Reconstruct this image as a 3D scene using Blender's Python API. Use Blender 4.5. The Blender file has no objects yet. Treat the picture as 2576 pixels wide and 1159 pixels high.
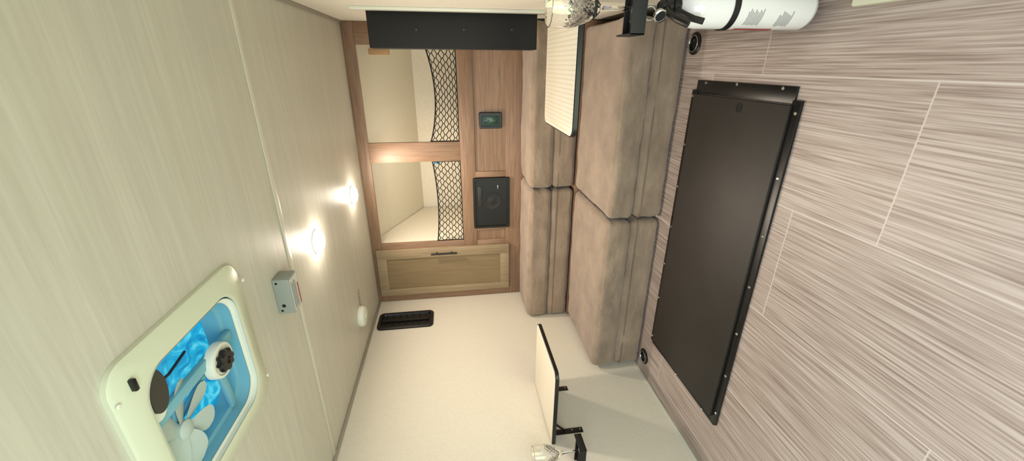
import bpy, bmesh, math, random
from mathutils import Vector, Matrix, noise
random.seed(4)
R = math.radians
scene = bpy.context.scene
col = scene.collection
scene.view_settings.view_transform = 'Standard'
scene.view_settings.look = 'None'

# ---------------------------------------------------------------- camera
D = 2.6
H0 = 0.38*D
F = 1009.0
Yc = Vector((420, -160, F)).normalized()
Xc = Vector((2430, 12, -F))
Xc = (Xc - Yc*Xc.dot(Yc)).normalized()
Zc = Xc.cross(Yc)
def camw(e):
    e = Vector(e); return Vector((e.dot(Xc), e.dot(Yc), e.dot(Zc)))
CAM = Vector((0, 0, H0))
cam = bpy.data.objects.new('camera', bpy.data.cameras.new('camera')); col.objects.link(cam)
rt, up = camw((0, 1, 0)), camw((1, 0, 0)); bk = rt.cross(up)
M = Matrix((rt, up, bk)).transposed().to_4x4(); M.translation = CAM
cam.matrix_world = M
cam.data.sensor_width = 36; cam.data.lens = 36*F/2576; cam.data.clip_start = 0.02
scene.camera = cam
def ray(x, y): return camw((579.5-y, x-1288, F))
def onX(x, y, X): r = ray(x, y); return CAM + r*(X/r.x)
def onY(x, y, Y): r = ray(x, y); return CAM + r*(Y/r.y)
def onZ(x, y, Z): r = ray(x, y); return CAM + r*((Z-H0)/r.z)
XL, XR, ZC, YB, YF = -0.616*D, 0.083*D, 0.2245*D+H0, D, 1.297*D
def zz(k): return k*D+H0

# ---------------------------------------------------------------- materials
def lin(c):
    return tuple(((v/255)/12.92 if v/255 <= .04045 else ((v/255+.055)/1.055)**2.4) for v in c)+(1,)
def mat(name, rgb, rough=.5, metal=0, emis=None, es=1, trans=0, ior=1.45, coat=0, sheen=0):
    m = bpy.data.materials.new(name); m.use_nodes = True
    b = m.node_tree.nodes['Principled BSDF']
    b.inputs['Base Color'].default_value = lin(rgb)
    b.inputs['Roughness'].default_value = rough; b.inputs['Metallic'].default_value = metal
    if emis: b.inputs['Emission Color'].default_value = lin(emis); b.inputs['Emission Strength'].default_value = es
    if trans: b.inputs['Transmission Weight'].default_value = trans; b.inputs['IOR'].default_value = ior
    if coat: b.inputs['Coat Weight'].default_value = coat
    if sheen: b.inputs['Sheen Weight'].default_value = sheen
    return m
def streak(name, c1, c2, scale, rough=.5, lo=.35, hi=.65, detail=6, bump=0.0, scale2=None, c3=None, coat=0, amt=.55):
    m = mat(name, c1, rough, coat=coat); nt = m.node_tree; N = nt.nodes; L = nt.links
    b = N['Principled BSDF']
    tc = N.new('ShaderNodeTexCoord'); mp = N.new('ShaderNodeMapping'); mp.inputs['Scale'].default_value = scale
    nz = N.new('ShaderNodeTexNoise'); nz.inputs['Scale'].default_value = 1; nz.inputs['Detail'].default_value = detail
    nz.inputs['Roughness'].default_value = .6
    cr = N.new('ShaderNodeValToRGB'); cr.color_ramp.elements[0].position = lo; cr.color_ramp.elements[1].position = hi
    cr.color_ramp.elements[0].color = lin(c1); cr.color_ramp.elements[1].color = lin(c2)
    L.new(tc.outputs['Object'], mp.inputs['Vector']); L.new(mp.outputs[0], nz.inputs['Vector']); L.new(nz.outputs['Fac'], cr.inputs[0])
    out = cr.outputs[0]
    if scale2:
        mp2 = N.new('ShaderNodeMapping'); mp2.inputs['Scale'].default_value = scale2
        n2 = N.new('ShaderNodeTexNoise'); n2.inputs['Scale'].default_value = 1; n2.inputs['Detail'].default_value = 3
        c2r = N.new('ShaderNodeValToRGB'); c2r.color_ramp.elements[0].position = .35; c2r.color_ramp.elements[1].position = .7
        c2r.color_ramp.elements[0].color = (0, 0, 0, 1)
        mx = N.new('ShaderNodeMixRGB'); mx.inputs[2].default_value = lin(c3)
        ml = N.new('ShaderNodeMath'); ml.operation = 'MULTIPLY'; ml.inputs[1].default_value = amt
        L.new(tc.outputs['Object'], mp2.inputs['Vector']); L.new(mp2.outputs[0], n2.inputs['Vector']); L.new(n2.outputs['Fac'], c2r.inputs[0])
        L.new(c2r.outputs[0], ml.inputs[0]); L.new(ml.outputs[0], mx.inputs[0]); L.new(out, mx.inputs[1]); out = mx.outputs[0]
    L.new(out, b.inputs['Base Color'])
    if bump:
        bp = N.new('ShaderNodeBump'); bp.inputs['Strength'].default_value = bump; bp.inputs['Distance'].default_value = .01
        L.new(nz.outputs['Fac'], bp.inputs['Height']); L.new(bp.outputs[0], b.inputs['Normal'])
    return m

m_ceil = streak('ceiling_panel', (188, 183, 170), (202, 198, 186), (5, 120, 120), .45, .3, .7, 4, scale2=(1.2, 24, 24), c3=(185, 179, 166), amt=.45)
m_wall = streak('linen_wall', (214, 208, 194), (223, 217, 204), (190, 190, 50), .6, .3, .7, 3, scale2=(50, 50, 240), c3=(211, 204, 190))
m_woodh = streak('wood_across', (116, 88, 68), (150, 121, 97), (5, 60, 90), .5, .32, .68, 8, scale2=(2, 20, 22), c3=(126, 98, 76))
m_woodv = streak('wood_upright', (118, 90, 70), (152, 123, 99), (90, 60, 5), .5, .32, .68, 8, scale2=(22, 20, 2), c3=(126, 98, 76))
m_door = streak('tan_wood', (138, 119, 92), (160, 141, 114), (110, 60, 5), .5, .3, .7, 6)
m_doorp = streak('tan_wood_panel', (122, 103, 75), (138, 118, 88), (150, 60, 6), .5, .3, .7, 6)
m_trimwood = mat('brown_trim', (150, 124, 94), .5)
m_block = mat('raw_block', (178, 142, 98), .6)
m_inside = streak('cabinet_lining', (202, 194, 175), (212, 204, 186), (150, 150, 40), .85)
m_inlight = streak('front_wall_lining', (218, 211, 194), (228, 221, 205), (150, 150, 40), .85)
def suede_mat():
    m = streak('taupe_suede', (126, 109, 94), (160, 141, 123), (6, 7, 11), .95, .32, .68, 7, scale2=(60, 60, 60), c3=(142, 124, 108))
    nt = m.node_tree; N = nt.nodes; L = nt.links; b = N['Principled BSDF']
    b.inputs['Sheen Weight'].default_value = .3; b.inputs['Sheen Roughness'].default_value = .5
    tc = N.new('ShaderNodeTexCoord'); mp = N.new('ShaderNodeMapping'); mp.inputs['Scale'].default_value = (14, 14, 30)
    nz = N.new('ShaderNodeTexNoise'); nz.inputs['Scale'].default_value = 1; nz.inputs['Detail'].default_value = 3; nz.inputs['Distortion'].default_value = .8
    n2 = N.new('ShaderNodeTexNoise'); n2.inputs['Scale'].default_value = 400
    b1 = N.new('ShaderNodeBump'); b1.inputs['Strength'].default_value = .45; b1.inputs['Distance'].default_value = .012
    b2 = N.new('ShaderNodeBump'); b2.inputs['Strength'].default_value = .2; b2.inputs['Distance'].default_value = .001
    L.new(tc.outputs['Object'], mp.inputs[0]); L.new(mp.outputs[0], nz.inputs['Vector']); L.new(tc.outputs['Object'], n2.inputs['Vector'])
    L.new(nz.outputs['Fac'], b1.inputs['Height']); L.new(n2.outputs['Fac'], b2.inputs['Height']); L.new(b1.outputs[0], b2.inputs['Normal']); L.new(b2.outputs[0], b.inputs['Normal'])
    return m
m_suede = suede_mat()
m_crease = mat('cushion_piping', (122, 105, 90), .9)
m_black = mat('black_plastic', (12, 12, 13), .4)
m_blackm = mat('black_metal', (9, 9, 10), .35)
m_matte = mat('black_matte', (10, 10, 11), .7)
m_grille = mat('grille_grey', (38, 38, 40), .5)
m_speaker = mat('speaker_black', (22, 22, 23), .6)
m_hatch = streak('hatch_board', (32, 27, 24), (41, 36, 32), (5, 5, 5), .55, .3, .7, 4)
m_white = mat('white_plastic', (220, 222, 210), .35)
m_cream = mat('cream_plastic', (208, 212, 190), .35)
m_seam = mat('seam_strip', (208, 203, 190), .35)
m_trimg = mat('grey_trim', (150, 144, 132), .4)
m_chrome = mat('chrome', (205, 205, 205), .2, 1)
m_lens = mat('light_lens', (255, 250, 240), .4, emis=(255, 242, 222), es=30)
m_greyp = mat('grey_plastic', (146, 152, 146), .4)
m_label = mat('white_label', (205, 205, 198), .5)
m_red = mat('red_print', (165, 60, 55), .5)
m_inkg = mat('grey_print', (130, 130, 130), .6)
m_hous = mat('vent_daylight_tint', (112, 168, 186), .45)  # blue daylight tint put into the white housing's colour; carrier bars share it
m_blade = mat('fan_blade', (176, 190, 186), .6)
m_motor = mat('dark_cover', (52, 50, 44), .5)
m_glass = mat('clear_glass', (255, 255, 255), .02, trans=1, ior=1.45)
m_ext = mat('white_enamel', (232, 232, 232), .18, coat=.6)
m_green = mat('green_socket', (24, 56, 42), .25, emis=(20, 90, 60), es=.05)
m_dark = mat('dark_hole', (6, 6, 6), .8)
m_cord = mat('black_cord', (12, 12, 13), .8)
m_blue = mat('blue_tag', (40, 150, 210), .5)
def dome_glow_mat():
    m = mat('dome_daylight_glow', (40, 120, 160), .3, emis=(0, 160, 215), es=.8); nt = m.node_tree; N = nt.nodes; L = nt.links  # emission stands in for daylight coming through the translucent dome
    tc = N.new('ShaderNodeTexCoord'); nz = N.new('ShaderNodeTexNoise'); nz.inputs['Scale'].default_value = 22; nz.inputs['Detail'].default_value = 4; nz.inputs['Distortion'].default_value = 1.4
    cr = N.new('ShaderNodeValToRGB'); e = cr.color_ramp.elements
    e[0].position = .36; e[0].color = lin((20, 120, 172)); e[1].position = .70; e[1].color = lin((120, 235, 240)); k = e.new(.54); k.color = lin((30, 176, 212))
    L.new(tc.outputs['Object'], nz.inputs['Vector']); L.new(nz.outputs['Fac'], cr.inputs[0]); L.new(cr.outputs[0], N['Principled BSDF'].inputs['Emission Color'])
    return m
m_dome = dome_glow_mat()

def table_mat():
    m = mat('laminate_reflection_stripes', (226, 216, 196), .35); nt = m.node_tree; N = nt.nodes; L = nt.links
    tc = N.new('ShaderNodeTexCoord'); wv = N.new('ShaderNodeTexWave'); wv.bands_direction = 'X'
    wv.inputs['Scale'].default_value = 22; wv.inputs['Distortion'].default_value = .3  # wave stripes paint a reflection into the tabletop colour
    cr = N.new('ShaderNodeValToRGB'); cr.color_ramp.elements[0].color = lin((216, 208, 190)); cr.color_ramp.elements[1].color = lin((230, 224, 210))
    cr.color_ramp.elements[0].position = 0; cr.color_ramp.elements[1].position = .4
    L.new(tc.outputs['Object'], wv.inputs['Vector']); L.new(wv.outputs['Fac'], cr.inputs[0]); L.new(cr.outputs[0], N['Principled BSDF'].inputs['Base Color'])
    return m
m_tabs = table_mat()
m_tab = mat('table_laminate_plain', (226, 218, 202), .35)

def floor_mat():
    m = mat('streaked_plank_floor', (150, 140, 140), .42); nt = m.node_tree; N = nt.nodes; L = nt.links
    b = N['Principled BSDF']
    tc = N.new('ShaderNodeTexCoord'); sx = N.new('ShaderNodeSeparateXYZ'); L.new(tc.outputs['Object'], sx.inputs[0])
    def mth(op, a, v=None, c=None):
        n = N.new('ShaderNodeMath'); n.operation = op
        for i, q in enumerate((a, v, c)):
            if q is None: continue
            if isinstance(q, (int, float)): n.inputs[i].default_value = q
            else: L.new(q, n.inputs[i])
        return n.outputs[0]
    Wd, Ln, x0, y0 = .1418*D, .2925*D, -.0112*D, .2825*D
    u = mth('DIVIDE', mth('SUBTRACT', x0, sx.outputs[0]), Wd)
    row = mth('FLOOR', u); fu = mth('SUBTRACT', u, row)
    v = mth('DIVIDE', mth('SUBTRACT', mth('SUBTRACT', sx.outputs[1], y0), mth('MULTIPLY', row, Ln/3)), Ln)
    rv = mth('FLOOR', v); fv = mth('SUBTRACT', v, rv)
    du = mth('MULTIPLY', mth('MINIMUM', fu, mth('SUBTRACT', 1, fu)), Wd)
    dv = mth('MULTIPLY', mth('MINIMUM', fv, mth('SUBTRACT', 1, fv)), Ln)
    g = mth('MULTIPLY', mth('MAXIMUM', mth('LESS_THAN', du, .0021), mth('LESS_THAN', dv, .0018)), .72)
    cb = N.new('ShaderNodeCombineXYZ')
    L.new(mth('MULTIPLY', sx.outputs[0], 190), cb.inputs[0])
    L.new(mth('ADD', mth('MULTIPLY', sx.outputs[1], 3.6), mth('MULTIPLY', row, 7.3)), cb.inputs[1]); L.new(mth('MULTIPLY', rv, 3.1), cb.inputs[2])
    nz = N.new('ShaderNodeTexNoise'); nz.inputs['Scale'].default_value = 1; nz.inputs['Detail'].default_value = 5; nz.inputs['Roughness'].default_value = .55
    L.new(cb.outputs[0], nz.inputs['Vector'])
    cr = N.new('ShaderNodeValToRGB'); e = cr.color_ramp.elements
    e[0].position = .34; e[0].color = lin((106, 88, 78)); e[1].position = .64; e[1].color = lin((184, 173, 167))
    k = e.new(.48); k.color = lin((150, 135, 127))
    L.new(nz.outputs['Fac'], cr.inputs[0])
    cb2 = N.new('ShaderNodeCombineXYZ')
    L.new(mth('MULTIPLY', sx.outputs[0], 40), cb2.inputs[0]); L.new(mth('MULTIPLY', sx.outputs[1], 1.8), cb2.inputs[1]); L.new(mth('MULTIPLY', row, 5.1), cb2.inputs[2])
    n2 = N.new('ShaderNodeTexNoise'); n2.inputs['Scale'].default_value = 1; n2.inputs['Detail'].default_value = 3
    L.new(cb2.outputs[0], n2.inputs['Vector'])
    mx0 = N.new('ShaderNodeMixRGB'); mx0.inputs[2].default_value = lin((174, 161, 154))
    L.new(mth('MULTIPLY', n2.outputs['Fac'], .6), mx0.inputs[0]); L.new(cr.outputs[0], mx0.inputs[1])
    mx = N.new('ShaderNodeMixRGB'); mx.inputs[2].default_value = lin((200, 191, 187))
    L.new(g, mx.inputs[0]); L.new(mx0.outputs[0], mx.inputs[1]); L.new(mx.outputs[0], b.inputs['Base Color'])
    bp = N.new('ShaderNodeBump'); bp.inputs['Strength'].default_value = .08; bp.inputs['Distance'].default_value = .002
    L.new(nz.outputs['Fac'], bp.inputs['Height']); L.new(bp.outputs[0], b.inputs['Normal'])
    return m
m_floor = floor_mat()

# ---------------------------------------------------------------- mesh helpers
WL = {}
def obj(name, bm, mats, parent=None, smooth=True, ang=35, label=None):
    if not isinstance(mats, (list, tuple)): mats = [mats]
    off = WL.get(parent.name, Vector()) if parent else Vector()
    bmesh.ops.translate(bm, verts=bm.verts, vec=-off)
    bmesh.ops.recalc_face_normals(bm, faces=bm.faces)
    me = bpy.data.meshes.new(name); bm.to_mesh(me); bm.free()
    for m in mats: me.materials.append(m)
    if smooth:
        for p in me.polygons: p.use_smooth = True
        me.set_sharp_from_angle(angle=R(ang))
    o = bpy.data.objects.new(name, me); col.objects.link(o)
    if parent: o.parent = parent
    WL[o.name] = off
    if label: o['label'] = label
    return o
def tag(o, label, cat, group=None):
    o['label'] = label; o['category'] = cat
    if group: o['group'] = group
    return o
def thing(name, label, cat, loc, group=None):
    o = bpy.data.objects.new(name, None); col.objects.link(o); o.location = loc; o.empty_display_size = .05
    WL[o.name] = Vector(loc)
    return tag(o, label, cat, group)
def struct(name, bm, mats, **k):
    o = obj(name, bm, mats, **k); o['kind'] = 'structure'; return o
class Mark:
    def __init__(s, bm, mi): s.bm = bm; s.mi = mi
    def __enter__(s): s.old = set(s.bm.faces)
    def __exit__(s, *a):
        if s.mi:
            for f in s.bm.faces:
                if f not in s.old: f.material_index = s.mi
def box(bm, x0, x1, y0, y1, z0, z1, bev=0, mi=0, seg=2, mx=None):
    with Mark(bm, mi):
        r = bmesh.ops.create_cube(bm, size=1)
        vs = r['verts']
        bmesh.ops.scale(bm, vec=(abs(x1-x0), abs(y1-y0), abs(z1-z0)), verts=vs)
        T = Matrix.Translation(((x0+x1)/2, (y0+y1)/2, (z0+z1)/2))
        bmesh.ops.transform(bm, matrix=(mx @ T) if mx else T, verts=vs)
        if bev:
            es = list({e for v in vs for e in v.link_edges})
            bmesh.ops.bevel(bm, geom=es, offset=bev, segments=seg, affect='EDGES', profile=.5)
def bar(bm, a, b, w, h, bev=0, mi=0, upv=(0, 0, 1)):
    a, b = Vector(a), Vector(b); d = (b-a); l = d.length; d.normalize()
    s = d.cross(Vector(upv)); 
    if s.length < 1e-4: s = d.cross(Vector((0, 1, 0)))
    s.normalize(); t = s.cross(d)
    mx = Matrix((s, d, t)).transposed().to_4x4(); mx.translation = (a+b)/2
    box(bm, -w/2, w/2, -l/2, l/2, -h/2, h/2, bev, mi, mx=mx)
def loft(bm, loops, cap0=False, cap1=False, close=True, mi=0):
    vl = [[bm.verts.new(p) for p in lp] for lp in loops]
    fs = []
    for A, B in zip(vl, vl[1:]):
        n = len(A)
        for i in range(n if close else n-1):
            j = (i+1) % n
            fs.append(bm.faces.new((A[i], A[j], B[j], B[i])))
    if cap0: fs.append(bm.faces.new(vl[0][::-1]))
    if cap1: fs.append(bm.faces.new(vl[-1]))
    for f in fs: f.material_index = mi
def rrect(hx, hy, r, n=6):
    out = []
    for cx, cy, a0 in ((hx-r, hy-r, 0), (-hx+r, hy-r, 90), (-hx+r, -hy+r, 180), (hx-r, -hy+r, 270)):
        for i in range(n+1):
            a = R(a0+90*i/n); out.append((cx+r*math.cos(a), cy+r*math.sin(a)))
    return out
def lathe(bm, c, prof, n=32, axis=(0, 0, 1), mi=0, cap0=True, cap1=True, disp=None):
    ax = Vector(axis).normalized(); u = ax.orthogonal().normalized(); v = ax.cross(u); c = Vector(c)
    loops = []
    for k, (r, h) in enumerate(prof):
        lp = []
        for i in range(n):
            a = 2*math.pi*i/n; rr = max(r, 1e-5)
            if disp: rr += disp(a, h, r)
            lp.append(c+ax*h+(u*math.cos(a)+v*math.sin(a))*rr)
        loops.append(lp)
    loft(bm, loops, cap0, cap1, mi=mi)
def tube(bm, pts, r, n=8, mi=0, closed=False):
    pts = [Vector(p) for p in pts]; loops = []
    m = len(pts); prev = None
    for i, p in enumerate(pts):
        if closed: t = pts[(i+1) % m]-pts[i-1]
        else: t = pts[min(i+1, m-1)]-pts[max(i-1, 0)]
        t.normalize()
        if prev is None: s = t.orthogonal().normalized()
        else:
            s = prev-t*prev.dot(t); s = s.normalized() if s.length > 1e-5 else t.orthogonal().normalized()
        prev = s; q = t.cross(s)
        loops.append([p+(s*math.cos(2*math.pi*k/n)+q*math.sin(2*math.pi*k/n))*r for k in range(n)])
    if closed: loops.append([v.copy() for v in loops[0]])
    loft(bm, loops, not closed, not closed, mi=mi)
    if closed: bmesh.ops.remove_doubles(bm, verts=bm.verts, dist=1e-6)
def screw(parent, c, axis, r=.006, m=None, h=.003):
    bm = bmesh.new(); lathe(bm, c, [(r, 0), (r*.95, h*.5), (r*.6, h), (0.0002, h)], 12, axis)
    return obj('screw', bm, m or m_chrome, parent)
B = bmesh.new

# ---------------------------------------------------------------- the shell
Y0 = -0.75
bm = B(); box(bm, XL-.05, XR+.05, Y0, YF+.03, -.04, 0); struct('floor', bm, m_floor, smooth=False)
VX, VY = -.262*D, .307*D
fx0, fx1, fy0, fy1 = VX-.168, VX+.168, VY-.168, VY+.168
bm = B()
YS = 1.03*D
box(bm, XL-.05, fx0, Y0, YS, ZC, ZC+.03); box(bm, fx1, XR+.05, Y0, YS, ZC, ZC+.03)
box(bm, fx0, fx1, Y0, fy0, ZC, ZC+.03); box(bm, fx0, fx1, fy1, YS, ZC, ZC+.03)
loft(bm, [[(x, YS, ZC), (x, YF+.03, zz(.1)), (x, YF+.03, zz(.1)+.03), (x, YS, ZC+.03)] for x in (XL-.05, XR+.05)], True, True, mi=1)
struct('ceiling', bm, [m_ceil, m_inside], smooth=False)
bm = B(); box(bm, XL-.04, XL, Y0, YF, 0, ZC); struct('wall_left', bm, m_wall, smooth=False)
bm = B(); box(bm, XR, XR+.04, Y0, YF, 0, ZC); struct('wall_right', bm, m_wall, smooth=False)
bm = B(); box(bm, XL, XR, YF, YF+.03, 0, zz(.13)); struct('wall_front', bm, m_inlight, smooth=False)
bm = B(); box(bm, XL, XR, .522*D-.014, .522*D+.014, ZC-.003, ZC-.0002, .001); struct('trim_1', bm, m_seam)
bm = B(); box(bm, XL, XL+.014, Y0, YB, ZC-.014, ZC, .003); struct('trim_2', bm, m_trimg)
bm = B(); box(bm, XR-.014, XR, Y0, YB, ZC-.012, ZC, .003); struct('trim_3', bm, m_trimg)
bm = B(); box(bm, XL, XR, YF-.016, YF, zz(.108), zz(.120), .002); struct('trim_4', bm, m_trimwood)
bm = B(); box(bm, XR-.012, XR, .742*D, .762*D, zz(-.165), zz(.15), .002); struct('trim_5', bm, m_white)
bm = B(); box(bm, .05*D, XR, -.05*D, .374*D, 0, .022, .006)
struct('trim_6', bm, m_cream)
bm = B(); box(bm, XL, XL+.006, Y0, 1.7, 0, .012, .002); struct('trim_7', bm, m_white)

# ---------------------------------------------------------------- cabinet
cab = thing('storage_cabinet', 'full width brown wood storage cabinet with two open net cubbies and one tan door', 'cabinet', (( XL+XR)/2, YB, .27))
def cb(bm, x0, x1, z0, z1, mi=0, y0=0, th=.02, bev=.0015): box(bm, x0*D, x1*D, YB+y0, YB+y0+th, zz(z0), zz(z1), bev, mi)
XLk, XRk = -.615, .0825
bm = B()
cb(bm, XLk, XRk, .1991, .2238)                       # top rail
cb(bm, -.585, XRk, -.054, -.018)                      # middle rail
cb(bm, XLk, XRk, -.275, -.131)                      # bottom rail
cb(bm, .037, XRk, -.018, .199, 1); cb(bm, .037, XRk, -.131, -.054, 1)
cb(bm, -.2245, -.1765, -.018, .199, 1)
cb(bm, -.50, -.440, -.018, .199, 1)
cb(bm, XLk, -.585, -.131, .199, 1)
cb(bm, -.2685, -.2535, -.131, -.054, 1); cb(bm, -.4148, -.40, -.131, -.054, 1); cb(bm, -.50, -.4417, -.131, -.054, 1)
obj('face_frame', bm, [m_woodh, m_woodv], cab)
bm = B(); cb(bm, -.2535, .037, -.131, -.054, 0, .009, .008, 0); obj('recessed_panel', bm, m_woodh, cab)
bm = B(); cb(bm, -.4417, -.4148, -.131, -.054, 0, .009, .008, 0); obj('recessed_panel', bm, m_woodh, cab)
bm = B(); box(bm, XL+.002, XR-.002, YB+.02, YF-.018, zz(-.035), zz(-.024)); obj('shelf', bm, m_inlight, cab, smooth=False)
bm = B(); box(bm, -.452*D, -.4425*D, YB+.02, YF-.018, zz(-.024), zz(.105))
loft(bm, [[(x, YB+.02, zz(.105)), (x, YF-.018, zz(.105)), (x, YS+.02, ZC-.012), (x, YB+.02, ZC-.002)] for x in (-.452*D, -.4425*D)], True, True)
obj('partition', bm, m_inlight, cab, smooth=False)
# door
dx0, dx1, dz0, dz1 = -.594, -.456, -.139, .2145
px0, px1, pz0, pz1 = -.5745, -.4830, -.115, .190
def db(bm, x0, x1, z0, z1, y0, y1, bev=.002): box(bm, x0*D, x1*D, YB+y0, YB+y1, zz(z0), zz(z1), bev)
bm = B()
db(bm, dx0, px0, dz0, dz1, -.02, -.001); db(bm, px1, dx1, dz0, dz1, -.02, -.001)
db(bm, px0, px1, dz0, pz0, -.02, -.001); db(bm, px0, px1, pz1, dz1, -.02, -.001)
door = obj('door', bm, m_door, cab)
bm = B(); db(bm, px0, px1, pz0, pz1, -.010, -.002, 0); obj('door_panel', bm, m_doorp, door)
bm = B(); hx = -.470*D; hy = YB-.045
tube(bm, [(hx, hy, zz(.003)), (hx, hy, zz(.072))], .0065, 12)
for k in (.018, .057): tube(bm, [(hx, hy, zz(k)), (hx, YB-.019, zz(k))], .0045, 10)
obj('handle', bm, m_black, door)

bm = B()
c0 = onY(932, 122, 2.82); c1 = onY(980, 138, 2.82)
box(bm, c1.x, c0.x, 2.80, 2.835, c1.z, c0.z+.012, .002)
tag(obj('wood_block', bm, m_block), 'small tan wood block high inside the open cubby nearest the black wall box', 'wood block')

# ---------------------------------------------------------------- nets
def net(x0, x1, label, sag):
    y = YB+.008
    zb = zz(-.0165)
    t = thing('cargo_net', label, 'net', ((x0+x1)/2*D, y, zb), 'black nets across the open cubbies')
    X0, X1 = x0*D, x1*D
    def top(u): return zz(.052)-sag*math.sin(math.pi*u)**.8
    nc, nr = 25, 8
    def P(i, j):
        u = i/nc; tt = j/nr
        p = Vector((X0+(X1-X0)*u, y+.004*math.sin(i*1.7+j), zb+(top(u)-zb)*tt))
        if 0 < j < nr: p.x += .005*noise.noise(Vector((i*.7, j*.9, x0*9))); p.z += .006*noise.noise(Vector((i*.5, j*.6, 3)))
        return p
    bm = B()
    for j in range(nr):
        for i in range(nc+1):
            for di in (-1, 1):
                if (i+j) % 2 == 0 and 0 <= i+di <= nc:
                    a, b = P(i, j), P(i+di, j+1); m = (a+b)/2+Vector((0, -.001, 0))
                    mm = [a, Vector((a.x, a.y, a.z*.8+b.z*.2)), m, Vector((b.x, b.y, b.z*.8+a.z*.2)), b]
                    tube(bm, mm, .0026, 5)
    obj('netting', bm, m_cord, t, ang=80)
    bm = B(); tube(bm, [(X0+(X1-X0)*i/24, y, top(i/24)) for i in range(25)], .0042, 8); obj('top_cord', bm, m_cord, t)
    bm = B(); tube(bm, [(X0+(X1-X0)*i/12, y, zb) for i in range(13)], .003, 8); obj('bottom_cord', bm, m_cord, t)
    for X in (X0+.003, X1-.003):
        bm = B(); tube(bm, [(X, y, zb), (X, y+.002, (zb+top(0))/2), (X, y, top(0))], .003, 8); obj('side_cord', bm, m_cord, t)
    return t
net(-.1765, .037, 'black knotted cord net across the open cubby beside the black wall box', .045)
n2 = net(-.440, -.2245, 'black knotted cord net across the open cubby next to the tan door', .02)
bm = B(); box(bm, -.233*D, -.228*D, YB+.03, YB+.033, zz(.034), zz(.048), .001)
tag(obj('blue_tag', bm, m_blue), 'tiny bright blue tag behind the upper corner of a black net', 'tag')

# ---------------------------------------------------------------- outlet, control panel
t = thing('power_outlet', 'black power outlet with green tinted sockets on the brown recessed panel', 'outlet', (-.127*D, YB+.008, zz(-.12)))
ox0, ox1, oz0, oz1 = -.1465*D, -.1085*D, zz(-.1215), zz(-.066)
bm = B(); cx, cz = (ox0+ox1)/2, (oz0+oz1)/2; hx, hz = (ox1-ox0)/2, (oz1-oz0)/2
def lp(h1, h2, r, y, cx=cx, cz=cz): return [(cx+a, y, cz+b) for a, b in rrect(h1, h2, r)]
loft(bm, [lp(hx, hz, .008, YB+.0088), lp(hx, hz, .008, YB-.004), lp(hx-.004, hz-.004, .006, YB-.008), lp(hx-.014, hz-.014, .005, YB-.008), lp(hx-.016, hz-.016, .005, YB-.001)], True, True)
obj('cover_plate', bm, m_black, t)
bm = B(); box(bm, cx-.026, cx+.026, YB-.007, YB-.001, cz-.05, cz+.05, .002)
s = obj('socket_face', bm, m_green, t)
for k in (-.03, .022):
    for hx_ in (-.010, .010):
        bm = B(); box(bm, cx+hx_-.002, cx+hx_+.002, YB-.0078, YB-.0065, cz+k, cz+k+.014); obj('socket_hole', bm, m_dark, s)
    bm = B(); lathe(bm, (cx, YB-.0065, cz+k-.008), [(.004, 0), (.004, .0013)], 10, (0, -1, 0))
    obj('socket_hole', bm, m_dark, s)
t = thing('control_panel', 'square black panel with round speaker mounted in the cabinet face beside the outlet', 'control panel', (-.3385*D, YB, zz(-.139)))
cx, cz = -.3385*D, zz(-.0935); hx, hz = .0695*D, .0475*D
bm = B()
def lp(h1, h2, r, y): return [(cx+a, y, cz+b) for a, b in rrect(h1, h2, r)]
loft(bm, [lp(hx, hz, .012, YB-.0003), lp(hx, hz, .012, YB-.006), lp(hx-.004, hz-.004, .01, YB-.012), lp(hx-.016, hz-.014, .008, YB-.012), lp(hx-.019, hz-.017, .007, YB-.005)], True, True)
pn = obj('panel', bm, m_black, t)
sp = onY(1238, 505, YB-.006)
bm = B(); lathe(bm, sp, [(.062, -.002), (.062, .003), (.058, .004), (.052, .002), (.026, .0010), (.022, .002), (.001, .004)], 40, (0, -1, 0)); obj('speaker', bm, m_speaker, t)
bm = B(); box(bm, cx-.02, cx+.12, YB-.010, YB-.004, cz+.066, cz+.092, .002); obj('display', bm, m_grille, t)
q = onY(1252, 470, YB-.008)
bm = B(); bar(bm, (q.x-.012, YB-.008, q.z), (q.x+.012, YB-.008, q.z), .006, .006, .001); obj('switch', bm, m_chrome, t)

# ---------------------------------------------------------------- black wall box
t = thing('wall_box', 'tall narrow black metal box fixed to the right wall with three screws', 'wall box', (XR, .77*D, zz(-.157)))
bm = B(); box(bm, .0232*D, XR-.0005, .77*D, .77*D+.13, zz(-.157), zz(.13), .003); obj('box_body', bm, m_matte, t)
for x in (1047, 1167, 1288):
    p = onY(x, 74, .77*D); screw(t, p, (0, -1, 0), .007, m_grille)

# ---------------------------------------------------------------- left wall vent
t = thing('wall_vent', 'black rounded rectangular recessed vent on the cream left wall', 'vent', (XL, .9*D, zz(.073)))
cy, cz = .901*D, zz(.1425); hy, hz = .035*D, .0695*D
def lq(h1, h2, r, x, cy=cy, cz=cz): return [(XL+x, cy+a, cz+b) for a, b in rrect(h1, h2, r)]
bm = B()
loft(bm, [lq(hy, hz, .03, 0.0002), lq(hy, hz, .03, .010), lq(hy-.006, hz-.006, .026, .015), lq(hy-.022, hz-.022, .02, .015), lq(hy-.027, hz-.027, .018, .003)], True, True)
obj('vent_frame', bm, m_black, t)
for k in range(7):
    bm = B()
    z = cz-hz+.05+k*(2*hz-.10)/6
    bar(bm, (XL+.008, cy-hy+.026, z), (XL+.008, cy+hy-.026, z), .008, .003)
    obj('louvre', bm, m_blackm, t)
bm = B(); bar(bm, (XL+.012, cy-.004, cz-hz+.03), (XL+.012, cy-.004, cz+hz-.03), .004, .022, .001); obj('centre_bar', bm, m_black, t)

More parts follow.
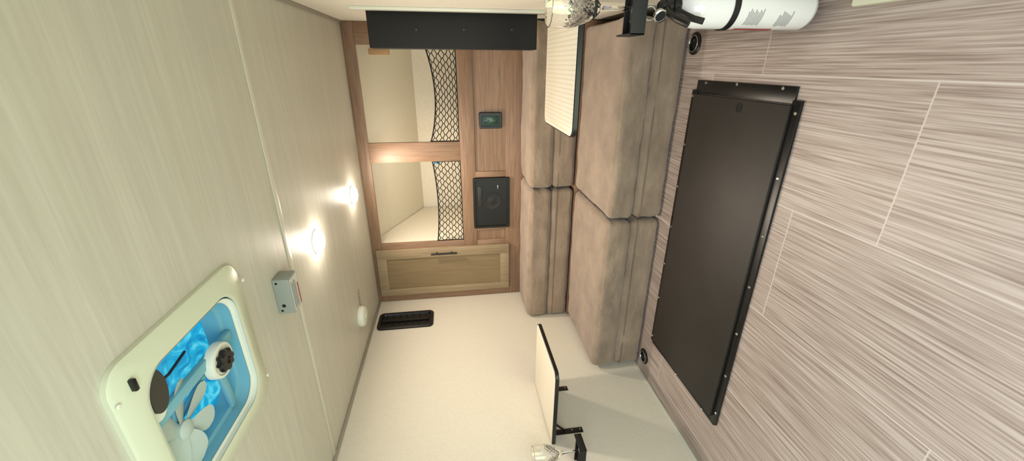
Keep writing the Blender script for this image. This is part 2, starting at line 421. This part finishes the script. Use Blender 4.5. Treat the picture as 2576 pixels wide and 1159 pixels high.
# ---------------------------------------------------------------- ceiling fittings
def ceiling_light(px, py, label):
    p = onZ(px, py, ZC)
    t = thing('ceiling_light', label, 'ceiling light', (p.x, p.y, ZC), 'round puck lights on the ceiling')
    bm = B(); lathe(bm, (p.x, p.y, ZC), [(.050, .0002), (.050, .004), (.047, .006), (.040, .006)], 36, (0, 0, -1)); obj('housing', bm, m_white, t)
    bm = B(); lathe(bm, (p.x, p.y, ZC), [(.0475, .0062), (.046, .016), (.036, .025), (.018, .030), (.001, .031)], 36, (0, 0, -1)); obj('lens', bm, m_lens, t)
    l = bpy.data.lights.new('puck_lamp', 'AREA'); l.shape = 'DISK'; l.size = .09; l.energy = 9; l.color = (1, .86, .70); l.spread = R(178)
    lo = bpy.data.objects.new('puck_lamp', l); col.objects.link(lo); lo.location = (p.x, p.y, ZC-.034)
    l = bpy.data.lights.new('puck_glow', 'POINT'); l.energy = 1.4; l.color = (1, .88, .74); l.shadow_soft_size = .04
    lo = bpy.data.objects.new('puck_glow', l); col.objects.link(lo); lo.location = (p.x, p.y, ZC-.078)
ceiling_light(885, 490, 'lit round puck light on the ceiling close to the wood cabinet')
ceiling_light(795, 607, 'lit round puck light on the ceiling beside the cover strip')

p = onZ(912, 795, ZC-.015)
t = thing('smoke_alarm', 'round white smoke alarm on the ceiling above the black wall vent', 'smoke alarm', (p.x, p.y, ZC))
bm = B(); lathe(bm, (p.x, p.y, ZC), [(.058, .0002), (.060, .008), (.060, .018), (.054, .030), (.040, .036), (.001, .037)], 40, (0, 0, -1)); obj('alarm_body', bm, m_white, t)
bm = B(); lathe(bm, (p.x, p.y, ZC-.0365), [(.012, 0), (.011, .003), (.001, .0035)], 20, (0, 0, -1)); obj('test_button', bm, m_cream, t)
p = onZ(904, 748, ZC)
bm = B(); box(bm, p.x-.045, p.x+.045, p.y-.016, p.y+.016, ZC-.002, ZC-.0002)
for k in range(5): box(bm, p.x-.04+k*.018, p.x-.03+k*.018, p.y-.010, p.y+.010, ZC-.0028, ZC-.0019, 0, 1)
tag(obj('sticker', bm, [mat('sticker_grey', (118, 110, 98)), m_seam]), 'small grey printed sticker on the ceiling beside the smoke alarm', 'sticker')

t = thing('alarm_box', 'small grey plastic box with red and white label under the ceiling near the roof vent', 'alarm', (-.266*D, .47*D, ZC))
x0, x1, y0, y1, z1, z0 = -.2895*D, -.242*D, .459*D, .485*D, ZC-.0003, ZC-.050
bm = B(); box(bm, x0, x1, y0, y1, z0, z1, .003); bd = obj('box_body', bm, m_greyp, t)
bm = B(); box(bm, x0+.006, x1-.006, y0+.006, y1-.004, z0-.001, z0+.001)
box(bm, x0+.008, x1-.04, y1-.014, y1-.007, z0-.0016, z0-.0008, 0, 1)
for k in range(6):
    box(bm, x0+.012, x1-.014-.006*(k % 3), y0+.010+k*.006, y0+.0125+k*.006, z0-.0016, z0-.0008, 0, 2)
obj('printed_label', bm, [m_label, m_red, m_inkg], t)
for k, zk, rk in ((x0+.012, .012, .004), (x1-.012, .012, .004), (x0+.03, .02, .006)):
    bm = B(); lathe(bm, (k, y0-.0005, z1-zk), [(rk, 0), (rk, .002)], 12, (0, 1, 0)); obj('mounting_hole', bm, m_dark, t)

# ---------------------------------------------------------------- roof vent fan
cx, cy = VX, VY
t = thing('roof_vent_fan', 'square roof vent with cream frame, dome glowing blue as if backlit, white fan blades and black knob', 'roof vent', (cx, cy, ZC))
def lr(h, r, z, ex=0): return [(cx+a, cy+b, z) for a, b in rrect(h, h+ex, r, 10)]
ho = .216; hi = .166
bm = B(); loft(bm, [lr(ho, .045, ZC-.0002), lr(ho, .045, ZC-.010), lr(ho-.006, .042, ZC-.015), lr(hi+.014, .068, ZC-.018), lr(hi+.004, .062, ZC-.021), lr(hi-.003, .06, ZC-.019), lr(hi-.003, .06, ZC+.02)])
fr = obj('frame', bm, m_cream, t, ang=50)
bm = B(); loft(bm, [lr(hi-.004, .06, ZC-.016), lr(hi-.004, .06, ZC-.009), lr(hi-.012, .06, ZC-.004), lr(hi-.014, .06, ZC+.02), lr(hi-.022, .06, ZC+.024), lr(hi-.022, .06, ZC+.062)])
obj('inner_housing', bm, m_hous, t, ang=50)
bm = B(); loft(bm, [lr(hi-.006, .06, ZC-.0185), lr(hi-.006, .06, ZC-.009), lr(hi-.013, .06, ZC-.006)]); obj('inner_flange', bm, m_white, t)
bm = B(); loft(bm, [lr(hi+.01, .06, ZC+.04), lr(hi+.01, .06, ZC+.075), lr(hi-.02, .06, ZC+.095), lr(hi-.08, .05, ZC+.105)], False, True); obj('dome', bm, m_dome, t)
kp = onZ(572, 904, ZC-.020)
hp_ = onZ(465, 1080, ZC+.01)
# carrier bars
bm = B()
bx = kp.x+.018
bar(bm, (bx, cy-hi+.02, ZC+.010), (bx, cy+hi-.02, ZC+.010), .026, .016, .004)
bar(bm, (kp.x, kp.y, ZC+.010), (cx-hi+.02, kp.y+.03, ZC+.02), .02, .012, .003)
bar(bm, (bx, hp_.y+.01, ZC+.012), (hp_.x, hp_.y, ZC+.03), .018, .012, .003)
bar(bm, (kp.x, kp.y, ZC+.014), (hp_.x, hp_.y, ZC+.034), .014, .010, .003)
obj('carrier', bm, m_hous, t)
bm = B(); lathe(bm, (kp.x, kp.y, ZC+.008), [(.044, 0), (.044, .014), (.042, .019), (.036, .020), (.034, .016), (.001, .016)], 36, (0, 0, -1)); kd = obj('knob_plate', bm, m_white, t)
bm = B()
lathe(bm, (kp.x, kp.y, ZC-.008), [(.023, 0), (.026, .005), (.026, .012), (.021, .016), (.009, .016), (.008, .013), (.001, .013)], 48, (0, 0, -1), disp=lambda a, h, r: (.003*math.cos(8*a) if r > .015 else 0))
obj('knob', bm, m_black, t)
pc = onZ(386, 985, ZC-.004)
bm = B()
def half(rx, ry, dy, k=28):
    return [(pc.x+rx*math.cos(2*math.pi*i/k), pc.y+dy+max(ry*math.sin(2*math.pi*i/k), -ry*.75)) for i in range(k)]
pts = half(.048, .027, 0)
loft(bm, [[(x, y, ZC-.010) for x, y in pts], [(x, y, ZC+.012) for x, y in pts]], True, True)
obj('motor_cover', bm, m_motor, t)
bm = B()
pts = [(pc.x-.004+.060*math.cos(2*math.pi*i/28), pc.y-.006+.034*math.sin(2*math.pi*i/28)) for i in range(28)]
loft(bm, [[(x, y, ZC-.004) for x, y in pts], [(x, y, ZC+.002) for x, y in pts]], True, True)
obj('cover_rim', bm, m_white, t)
bm = B(); tube(bm, [onZ(464, 884, ZC+.03), onZ(425, 940, ZC+.015), onZ(395, 968, ZC+.0)], .003, 8); obj('lift_arm', bm, m_black, t)
lt = onZ(333, 968, ZC-.019)
bm = B(); box(bm, lt.x-.012, lt.x+.012, lt.y-.004, lt.y+.004, ZC-.026, ZC-.016, .002); obj('latch', bm, m_black, t)
# fan
fc = Vector((hp_.x, hp_.y, ZC+.016))
bm = B(); lathe(bm, fc, [(.020, 0), (.021, .010), (.016, .014), (.001, .015)], 28, (0, 0, -1)); hub = obj('hub', bm, m_blade, t)
for k in range(7):
    a = 2*math.pi*k/7+.2
    bm = B(); n = 10; loops = []
    for i in range(n+1):
        s = i/n; rad = .014+.092*s; w = .009+.021*math.sin(math.pi*min(s*.66+.02, 1))
        if s > .75: w *= math.sqrt(max(.12, 1-((s-.75)/.27)**2))
        tw = R(20-8*s); lp_ = []
        for q, th in ((-1, 0), (-.5, .0012), (0, .002), (.5, .0012), (1, 0), (0, -.001)):
            off = q*w; zq = off*math.sin(tw)+th-.004
            v = Vector((rad, off*math.cos(tw)+.016*s*s, zq)); v.rotate(Matrix.Rotation(a, 3, 'Z')); lp_.append(fc+v)
        loops.append(lp_)
    loft(bm, loops, True, True); obj('blade', bm, m_blade, t, ang=60)
for x, y in ((610, 704), (672, 943), (297, 1023)):
    p = onZ(x, y, ZC-.016); 
    screw(t, (p.x, p.y, ZC-.0165), (0, 0, -1), .005, m_white)

# ---------------------------------------------------------------- cushions
def pad(bm, x0, x1, y0, y1, z0, z1, r, puff, seed=0, cuts=30, wr=.004):
    old = set(bm.verts)
    rr = bmesh.ops.create_cube(bm, size=2); 
    es = list({e for v in rr['verts'] for e in v.link_edges})
    bmesh.ops.subdivide_edges(bm, edges=es, cuts=cuts, use_grid_fill=True)
    h = Vector(((x1-x0)/2, (y1-y0)/2, (z1-z0)/2)); c = Vector(((x0+x1)/2, (y0+y1)/2, (z0+z1)/2))
    for v in bm.verts:
        if v in old: continue
        p = Vector([math.copysign(1-(1-min(abs(k), 1))**1.7, k) for k in v.co])
        q = Vector([p[i]*h[i] for i in range(3)])
        inn = Vector([max(-(h[i]-r), min(h[i]-r, q[i])) for i in range(3)])
        d = q-inn
        if d.length > 1e-7: q = inn+d.normalized()*r
        nrm = d.normalized() if d.length > 1e-7 else Vector((0, 0, 1))
        fx, fy, fz = 1-p.x**2, 1-p.y**2, 1-p.z**2
        q.z += math.copysign(puff*.5, q.z)*fx**.5*fy**.5*(1 if q.z > 0 else .3)
        q.y += (-puff*.35 if q.y < 0 else 0)*fx**.4*fz
        w = q+c
        nn = noise.noise(Vector((w.x*4, w.y*6, w.z*9+seed*5)))*wr+noise.noise(Vector((w.x*16, w.y*10, w.z*26+seed)))*wr*.55
        q += nrm*nn
        v.co = q+c
def cushion(x0, x1, y0, y1, z0, z1, name, label, group, seed, split=.53):
    t = thing(name, label, 'cushion', ((x0+x1)/2, (y0+y1)/2, z0), group)
    zm = z0+(z1-z0)*split
    bm = B(); pad(bm, x0, x1, y0, y1, zm+.001, z1, .030, .014, seed, wr=.007, cuts=38); obj('upper_pad', bm, m_suede, t, ang=80)
    bm = B(); pad(bm, x0+.002, x1-.002, y0+.004, y1, z0+.002, zm-.001, .028, .008, seed+3, wr=.006, cuts=38); obj('lower_pad', bm, m_suede, t, ang=80)
    bm = B()
    pts = [((x0+x1)/2+a, (y0+y1)/2+b+.002, zm-.032+.002*math.sin(i*2.1)) for i, (a, b) in enumerate(rrect((x1-x0)/2-.001, (y1-y0)/2-.0005, .030, 8))]
    tube(bm, pts, .0038, 6, closed=True); obj('piping', bm, m_crease, t)
    return t
zs1 = zz(-.275); ys0, ys1 = .655*D, .866*D; xm = -.268*D
cushion(XL+.024, xm-.007, ys0+.004, ys1, 0, zs1, 'seat_cushion', 'taupe folded floor cushion against the cream wall in front of the stacked row', 'taupe seat cushions', 1)
cushion(xm+.007, XR-.035, ys0, ys1, 0, zs1, 'seat_cushion', 'taupe folded floor cushion in front, behind the black floor hatch and striped table', 'taupe seat cushions', 2)
bm = B(); box(bm, XL+.003, XR-.003, ys1+.012, YB-.002, 0, zs1-.004, .003)
tag(obj('bench_base', bm, m_woodh), 'low wood bench base under the raised back row of cushions', 'bench')
cushion(XL+.008, xm-.002, ys1+.004, YB-.013, zs1, zz(-.17), 'back_cushion', 'raised taupe folded cushion below the tan cabinet door', 'taupe back cushions', 6, .5)
cushion(xm+.010, XR-.008, ys1+.004, YB-.013, zs1, zz(-.17), 'back_cushion', 'raised taupe folded cushion below the power outlet, partly behind the striped table', 'taupe back cushions', 9, .5)

# ---------------------------------------------------------------- wall tables
def wall_table(x0, x1, y0, y1, side, label, topm):
    zt = zz(-.145); cx, cy = (x0+x1)/2, (y0+y1)/2
    t = thing('wall_table', label, 'table', (cx, cy, zt-.02), 'small flip up wall tables')
    hx, hy = (x1-x0)/2, (y1-y0)/2
    def path(g, z):
        r = .035; out = []
        for sx, sy, a0 in ((1, 1, 0), (-1, 1, 90), (-1, -1, 180), (1, -1, 270)):
            rr = r if sx == -side else .003
            for i in range(7):
                a = R(a0+90*i/6); out.append((cx+sx*(hx-rr)+(rr-g)*math.cos(a) if rr > g else cx+sx*(hx-g), cy+sy*(hy-rr)+(rr-g)*math.sin(a) if rr > g else cy+sy*(hy-g), z))
        return out
    bm = B(); loft(bm, [path(.002, zt-.017), path(0, zt-.015), path(0, zt-.002), path(.002, zt), path(.0045, zt), path(.0045, zt-.004)], True, True); obj('edge_band', bm, m_black, t)
    bm = B(); loft(bm, [path(.0047, zt-.0035), path(.0047, zt+.0004), path(.0055, zt+.0008)], True, True); obj('tabletop', bm, topm, t)
    xw = XL if side < 0 else XR; s = -side
    for yk in (.512*D, .614*D):
        bm = B()
        box(bm, min(xw, xw+s*.004), max(xw, xw+s*.004), yk-.014, yk+.014, zz(-.208), zt-.018, .001)
        bar(bm, (xw+s*.008, yk, zt-.023), (xw+s*.28, yk, zt-.023), .022, .008, .001)
        bar(bm, (xw+s*.008, yk, zz(-.175)), (xw+s*.06, yk, zt-.026), .010, .004, .001, upv=(0, 1, 0))
        tube(bm, [(xw+s*.010, yk-.016, zt-.03), (xw+s*.010, yk+.016, zt-.03)], .006, 10)
        b_ = obj('bracket', bm, m_blackm, t)
        for kk in (-.203, -.188): screw(b_, (xw+s*.0045, yk+.003, zz(kk)), (s, 0, 0), .0035)
    return t
wall_table(XL+.001, -.4615*D, .489*D, .638*D, -1, 'plain cream small wall table with black edge on the cream left wall', m_tab)
wall_table(-.085*D, XR-.001, .481*D, .636*D, 1, 'cream small wall table with painted reflection stripes and black edge above the taupe cushions', m_tabs)

# ---------------------------------------------------------------- glasses and holders
def goblet(c, label):
    t = thing('wine_glass', label, 'wine glass', c, 'cut crystal wine glasses')
    c = Vector(c)
    def cut(a, h, r):
        if .098 < h < .165: return .0018*(abs(math.sin(8*a+h*170))+abs(math.sin(8*a-h*170))-1.2)*min(1, (h-.098)/.015)*min(1, (.165-h)/.01)
        return 0
    outer = [(.034, 0), (.035, .0015), (.02, .004), (.006, .009), (.0045, .02), (.0045, .05), (.006, .075), (.009, .086), (.018, .094)]
    outer += [(.018+.0235*math.sin(math.pi/2*k/24), .094+.075*k/24) for k in range(1, 25)]
    outer += [(.0412, .185), (.0405, .203), (.0395, .2035)]
    inner = [(.0388, .202), (.0392, .185), (.0385, .168)]+[(.003+.0355*math.sin(math.pi/2*k/10), .098+.070*k/10) for k in range(9, -1, -1)]
    bm = B(); lathe(bm, c, outer+inner, 96, disp=cut); 
    o = obj('glass_body', bm, m_glass, t, ang=25)
    bm = B(); tube(bm, [c+Vector((.0398*math.cos(2*math.pi*i/40), .0398*math.sin(2*math.pi*i/40), .2032)) for i in range(40)], .0009, 6, closed=True); obj('rim', bm, m_glass, t)
    return t
def holder(xw, s, xg, y, z, label, fork=True):
    t = thing('glass_holder', label, 'glass holder', (xw, y, z), 'black wall glass holders')
    xe = xw+s*.155; a, b = sorted((xw, xe)); h = .034 if fork else .030
    bm = B()
    box(bm, a, b, y-.038, y+.038, z, z+.008, .001)
    box(bm, a, b, y-.041, y-.037, z, z+h, .001); box(bm, a, b, y+.037, y+.041, z, z+.02, .001)
    e0, e1 = sorted((xe, xe-s*.004)); box(bm, e0, e1, y-.041, y+.041, z, z+h, .001)
    obj('tray', bm, m_matte, t)
    bm = B(); e0, e1 = sorted((xw, xw+s*.005)); box(bm, e0, e1, y-.02, y+.02, z, z+.13, .001); obj('back_plate', bm, m_matte, t)
    if fork:
        bm = B()
        pts = [(xw+s*.004, y-.020, z+.110), (xg-s*.0, y-.020, z+.110), (xg+s*.014, y-.016, z+.110), (xg+s*.020, y, z+.110), (xg+s*.014, y+.016, z+.110), (xg, y+.020, z+.110), (xw+s*.004, y+.020, z+.110)]
        tube(bm, pts, .004, 8); obj('fork', bm, m_matte, t)
    return t
gz = .550
holder(XR, -1, .116, .985, gz, 'black glass holder on the wall beside the fire extinguisher')
goblet((.116, .985, gz+.009), 'cut crystal wine glass in the holder beside the fire extinguisher and striped table')
holder(XL, 1, -1.497, 1.146, gz-.038, 'black glass holder on the cream left wall beside the plain table', False)
goblet((-1.497, 1.146, gz-.029), 'wine glass in the holder on the cream left wall, near the plain table')

# ---------------------------------------------------------------- fire extinguisher
ex, ey, ez = .140, 1.112, .016
t = thing('fire_extinguisher', 'white fire extinguisher with black valve lever standing low beside the wood look floor', 'fire extinguisher', (ex, ey, ez))
rb = .052
bm = B(); lathe(bm, (ex, ey, ez), [(.02, .006), (.036, .001), (.046, .006), (rb, .02), (rb, .32), (.050, .335), (.042, .353), (.028, .366), (.018, .371), (.018, .376)], 48)
body = obj('cylinder_body', bm, m_ext, t, ang=50)
bm = B(); lathe(bm, (ex, ey, ez+.372), [(.019, 0), (.019, .018), (.014, .02), (.014, .05), (.008, .056)], 24)
box(bm, ex-.02, ex+.02, ey-.012, ey+.012, ez+.385, ez+.41, .003)
obj('valve', bm, m_black, t)
dv = Vector((-.45, -.75, 0)).normalized()
bm = B()
c0 = Vector((ex, ey, ez+.405))
tube(bm, [c0, c0+dv*.035+Vector((0, 0, .008)), c0+dv*.07+Vector((0, 0, -.002)), c0+dv*.095+Vector((0, 0, -.022))], .0085, 10)
obj('lever', bm, m_black, t)
bm = B()
c1 = Vector((ex, ey, ez+.385)); tube(bm, [c1, c1+dv*.035+Vector((0, 0, -.006)), c1+dv*.065+Vector((0, 0, -.028)), c1+dv*.078+Vector((0, 0, -.05))], .008, 10)
obj('carry_handle', bm, m_black, t)
gp = Vector((ex-.022, ey-.02, ez+.432)); bm = B(); lathe(bm, gp, [(.016, 0), (.017, .003), (.017, .010), (.014, .012), (.0135, .009), (.001, .009)], 24, dv); gg = obj('gauge', bm, m_chrome, t)
bm = B(); lathe(bm, gp+dv*.0092, [(.013, 0), (.001, .0005)], 24, dv, cap0=True); obj('gauge_face', bm, m_dark, gg)
bm = B(); pc = Vector((ex-.02, ey-.015, ez+.455)); tube(bm, [pc+Vector((.016*math.cos(a), 0, .016*math.sin(a))) for a in [2*math.pi*i/20 for i in range(20)]], .0018, 6, closed=True); obj('pull_ring', bm, m_chrome, t)
def patch(bm, a0, a1, z0, z1, r, mi=0, n=10):
    lo = []
    for i in range(n+1):
        a = R(a0+(a1-a0)*i/n); lo.append([(ex+r*math.cos(a), ey+r*math.sin(a), z) for z in (z0, z1)])
    loft(bm, lo, close=False, mi=mi)
bm = B()
patch(bm, 176, 196, ez+.10, ez+.210, rb+.0006, 1)
for k in range(10): patch(bm, 214+(k % 3), 262-(k*7 % 11), ez+.160+k*.0045, ez+.1618+k*.0045, rb+.0006, 0)
for k in range(9): patch(bm, 210+(k*5 % 7), 258-(k*11 % 13), ez+.075+k*.0045, ez+.0768+k*.0045, rb+.0006, 0)
obj('printed_label', bm, [m_inkg, m_red], t, smooth=False)
t = thing('extinguisher_bracket', 'black strap and wall bracket holding the white fire extinguisher', 'bracket', (XR, ey, ez+.1))
bm = B(); z = ez+.240
def circ(r, z): return [(ex+r*math.cos(2*math.pi*i/48), ey+r*math.sin(2*math.pi*i/48), z) for i in range(48)]
loft(bm, [circ(rb+.0008, z-.008), circ(rb+.003, z-.008), circ(rb+.003, z+.008), circ(rb+.0008, z+.008), circ(rb+.0008, z-.008)]); obj('strap', bm, m_black, t)
bm = B(); box(bm, ex+rb+.001, XR, ey-.02, ey+.02, ez+.01, ez+.36, .003); obj('back_plate', bm, m_black, t)

# ---------------------------------------------------------------- floor hatch
hx0, hx1, hy0, hy1 = -.512*D, -.036*D, .404*D, .617*D
t = thing('floor_hatch', 'large black rectangular floor hatch screwed to the wood look floor', 'hatch', ((hx0+hx1)/2, (hy0+hy1)/2, 0))
def strip(x0, x1, y0, y1, z0, z1):
    bm = B(); box(bm, x0, x1, y0, y1, z0, z1, .001); return obj('flange', bm, m_blackm, t)
wf = .034
strip(hx0, hx1, hy0, hy0+wf, .0005, .009); strip(hx0, hx1, hy1-wf, hy1, .0005, .009)
strip(hx1-.01, hx1+.037, hy0+.03, hy1-.022, .0003, .006); strip(hx0-.012, hx0+.03, hy0+.012, hy1-.01, .0003, .006)
bm = B(); box(bm, hx0+.022, hx1-.014, hy0+wf-.004, hy1-wf+.004, .006, .019, .002)
pn = obj('panel', bm, m_hatch, t)
hp = onZ(1859, 271, .019)
bm = B(); lathe(bm, (hp.x, hp.y, .0188), [(.015, 0), (.016, .0012), (.0125, .0014), (.012, .0004), (.001, .0003)], 24); obj('finger_hole', bm, m_dark, pn)
for x, y in ((2011, 287), (1965, 452), (1925, 598), (1890, 726), (1857, 843), (1829, 950), (1805, 1045)):
    p = onZ(x, y, .009); screw(t, (p.x, hy0+.012, .009), (0, 0, 1), .0055)
for x, y in ((1738, 240), (1720, 362), (1701, 466), (1685, 568), (1669, 660), (1655, 745), (1645, 848)):
    p = onZ(x, y, .009); screw(t, (p.x, hy1-.010, .009), (0, 0, 1), .0055)
for x, y in ((1776, 208), (1854, 212), (1970, 222), (1700, 942), (1765, 1030)):
    p = onZ(x, y, .006); screw(t, (p.x, p.y, .006), (0, 0, 1), .0055)

# ---------------------------------------------------------------- table leg floor sockets
for (x, y, lab) in ((1616, 888, 'round black and chrome floor socket in the corner by the cream left wall'), (1746, 110, 'round black and chrome floor socket beside the fire extinguisher end of the front cushion')):
    p = onZ(x, y, 0); p.y = 1.655
    t = thing('floor_socket', lab, 'floor socket', (p.x, p.y, 0), 'round table leg sockets in the floor')
    bm = B(); lathe(bm, (p.x, p.y, 0), [(.042, .0003), (.042, .004), (.036, .008), (.030, .009)], 36, cap1=False)
    lathe(bm, (p.x, p.y, 0), [(.030, .009), (.028, .002)], 36, cap0=False, cap1=True); obj('socket_body', bm, m_blackm, t)
    bm = B(); tube(bm, [(p.x+.030*math.cos(2*math.pi*i/32), p.y+.030*math.sin(2*math.pi*i/32), .0095) for i in range(32)], .002, 8, closed=True); obj('chrome_ring', bm, m_chrome, t)

# ---------------------------------------------------------------- light
def area(name, loc, target, sx, sy, e, c):
    l = bpy.data.lights.new(name, 'AREA'); l.shape = 'RECTANGLE'; l.size = sx; l.size_y = sy; l.energy = e; l.color = c
    o = bpy.data.objects.new(name, l); col.objects.link(o); o.location = loc
    o.rotation_euler = (Vector(target)-Vector(loc)).to_track_quat('-Z', 'Y').to_euler()
area('daylight_door', (-.45, -.4, .85), (-.9, .9, .0), 1.2, 1.0, 21, (.82, .86, 1))
area('green_fill', (-.6, -.40, .25), (-.65, .65, 1.57), 1.2, .6, 14, (.78, 1, .58))  # added green fill lamp, unseen behind the camera, tints the ceiling
l = bpy.data.lights.new('cubby_fill', 'POINT'); l.energy = 2.0; l.color = (1, .92, .82); l.shadow_soft_size = .1  # added fill lamp without a fixture, brightens the cubby interior
o = bpy.data.objects.new('cubby_fill', l); col.objects.link(o); o.location = (-.55, 2.80, 1.15)
w = bpy.data.worlds.new('world'); scene.world = w; w.use_nodes = True
w.node_tree.nodes['Background'].inputs[0].default_value = (.75, .85, 1, 1); w.node_tree.nodes['Background'].inputs[1].default_value = .22
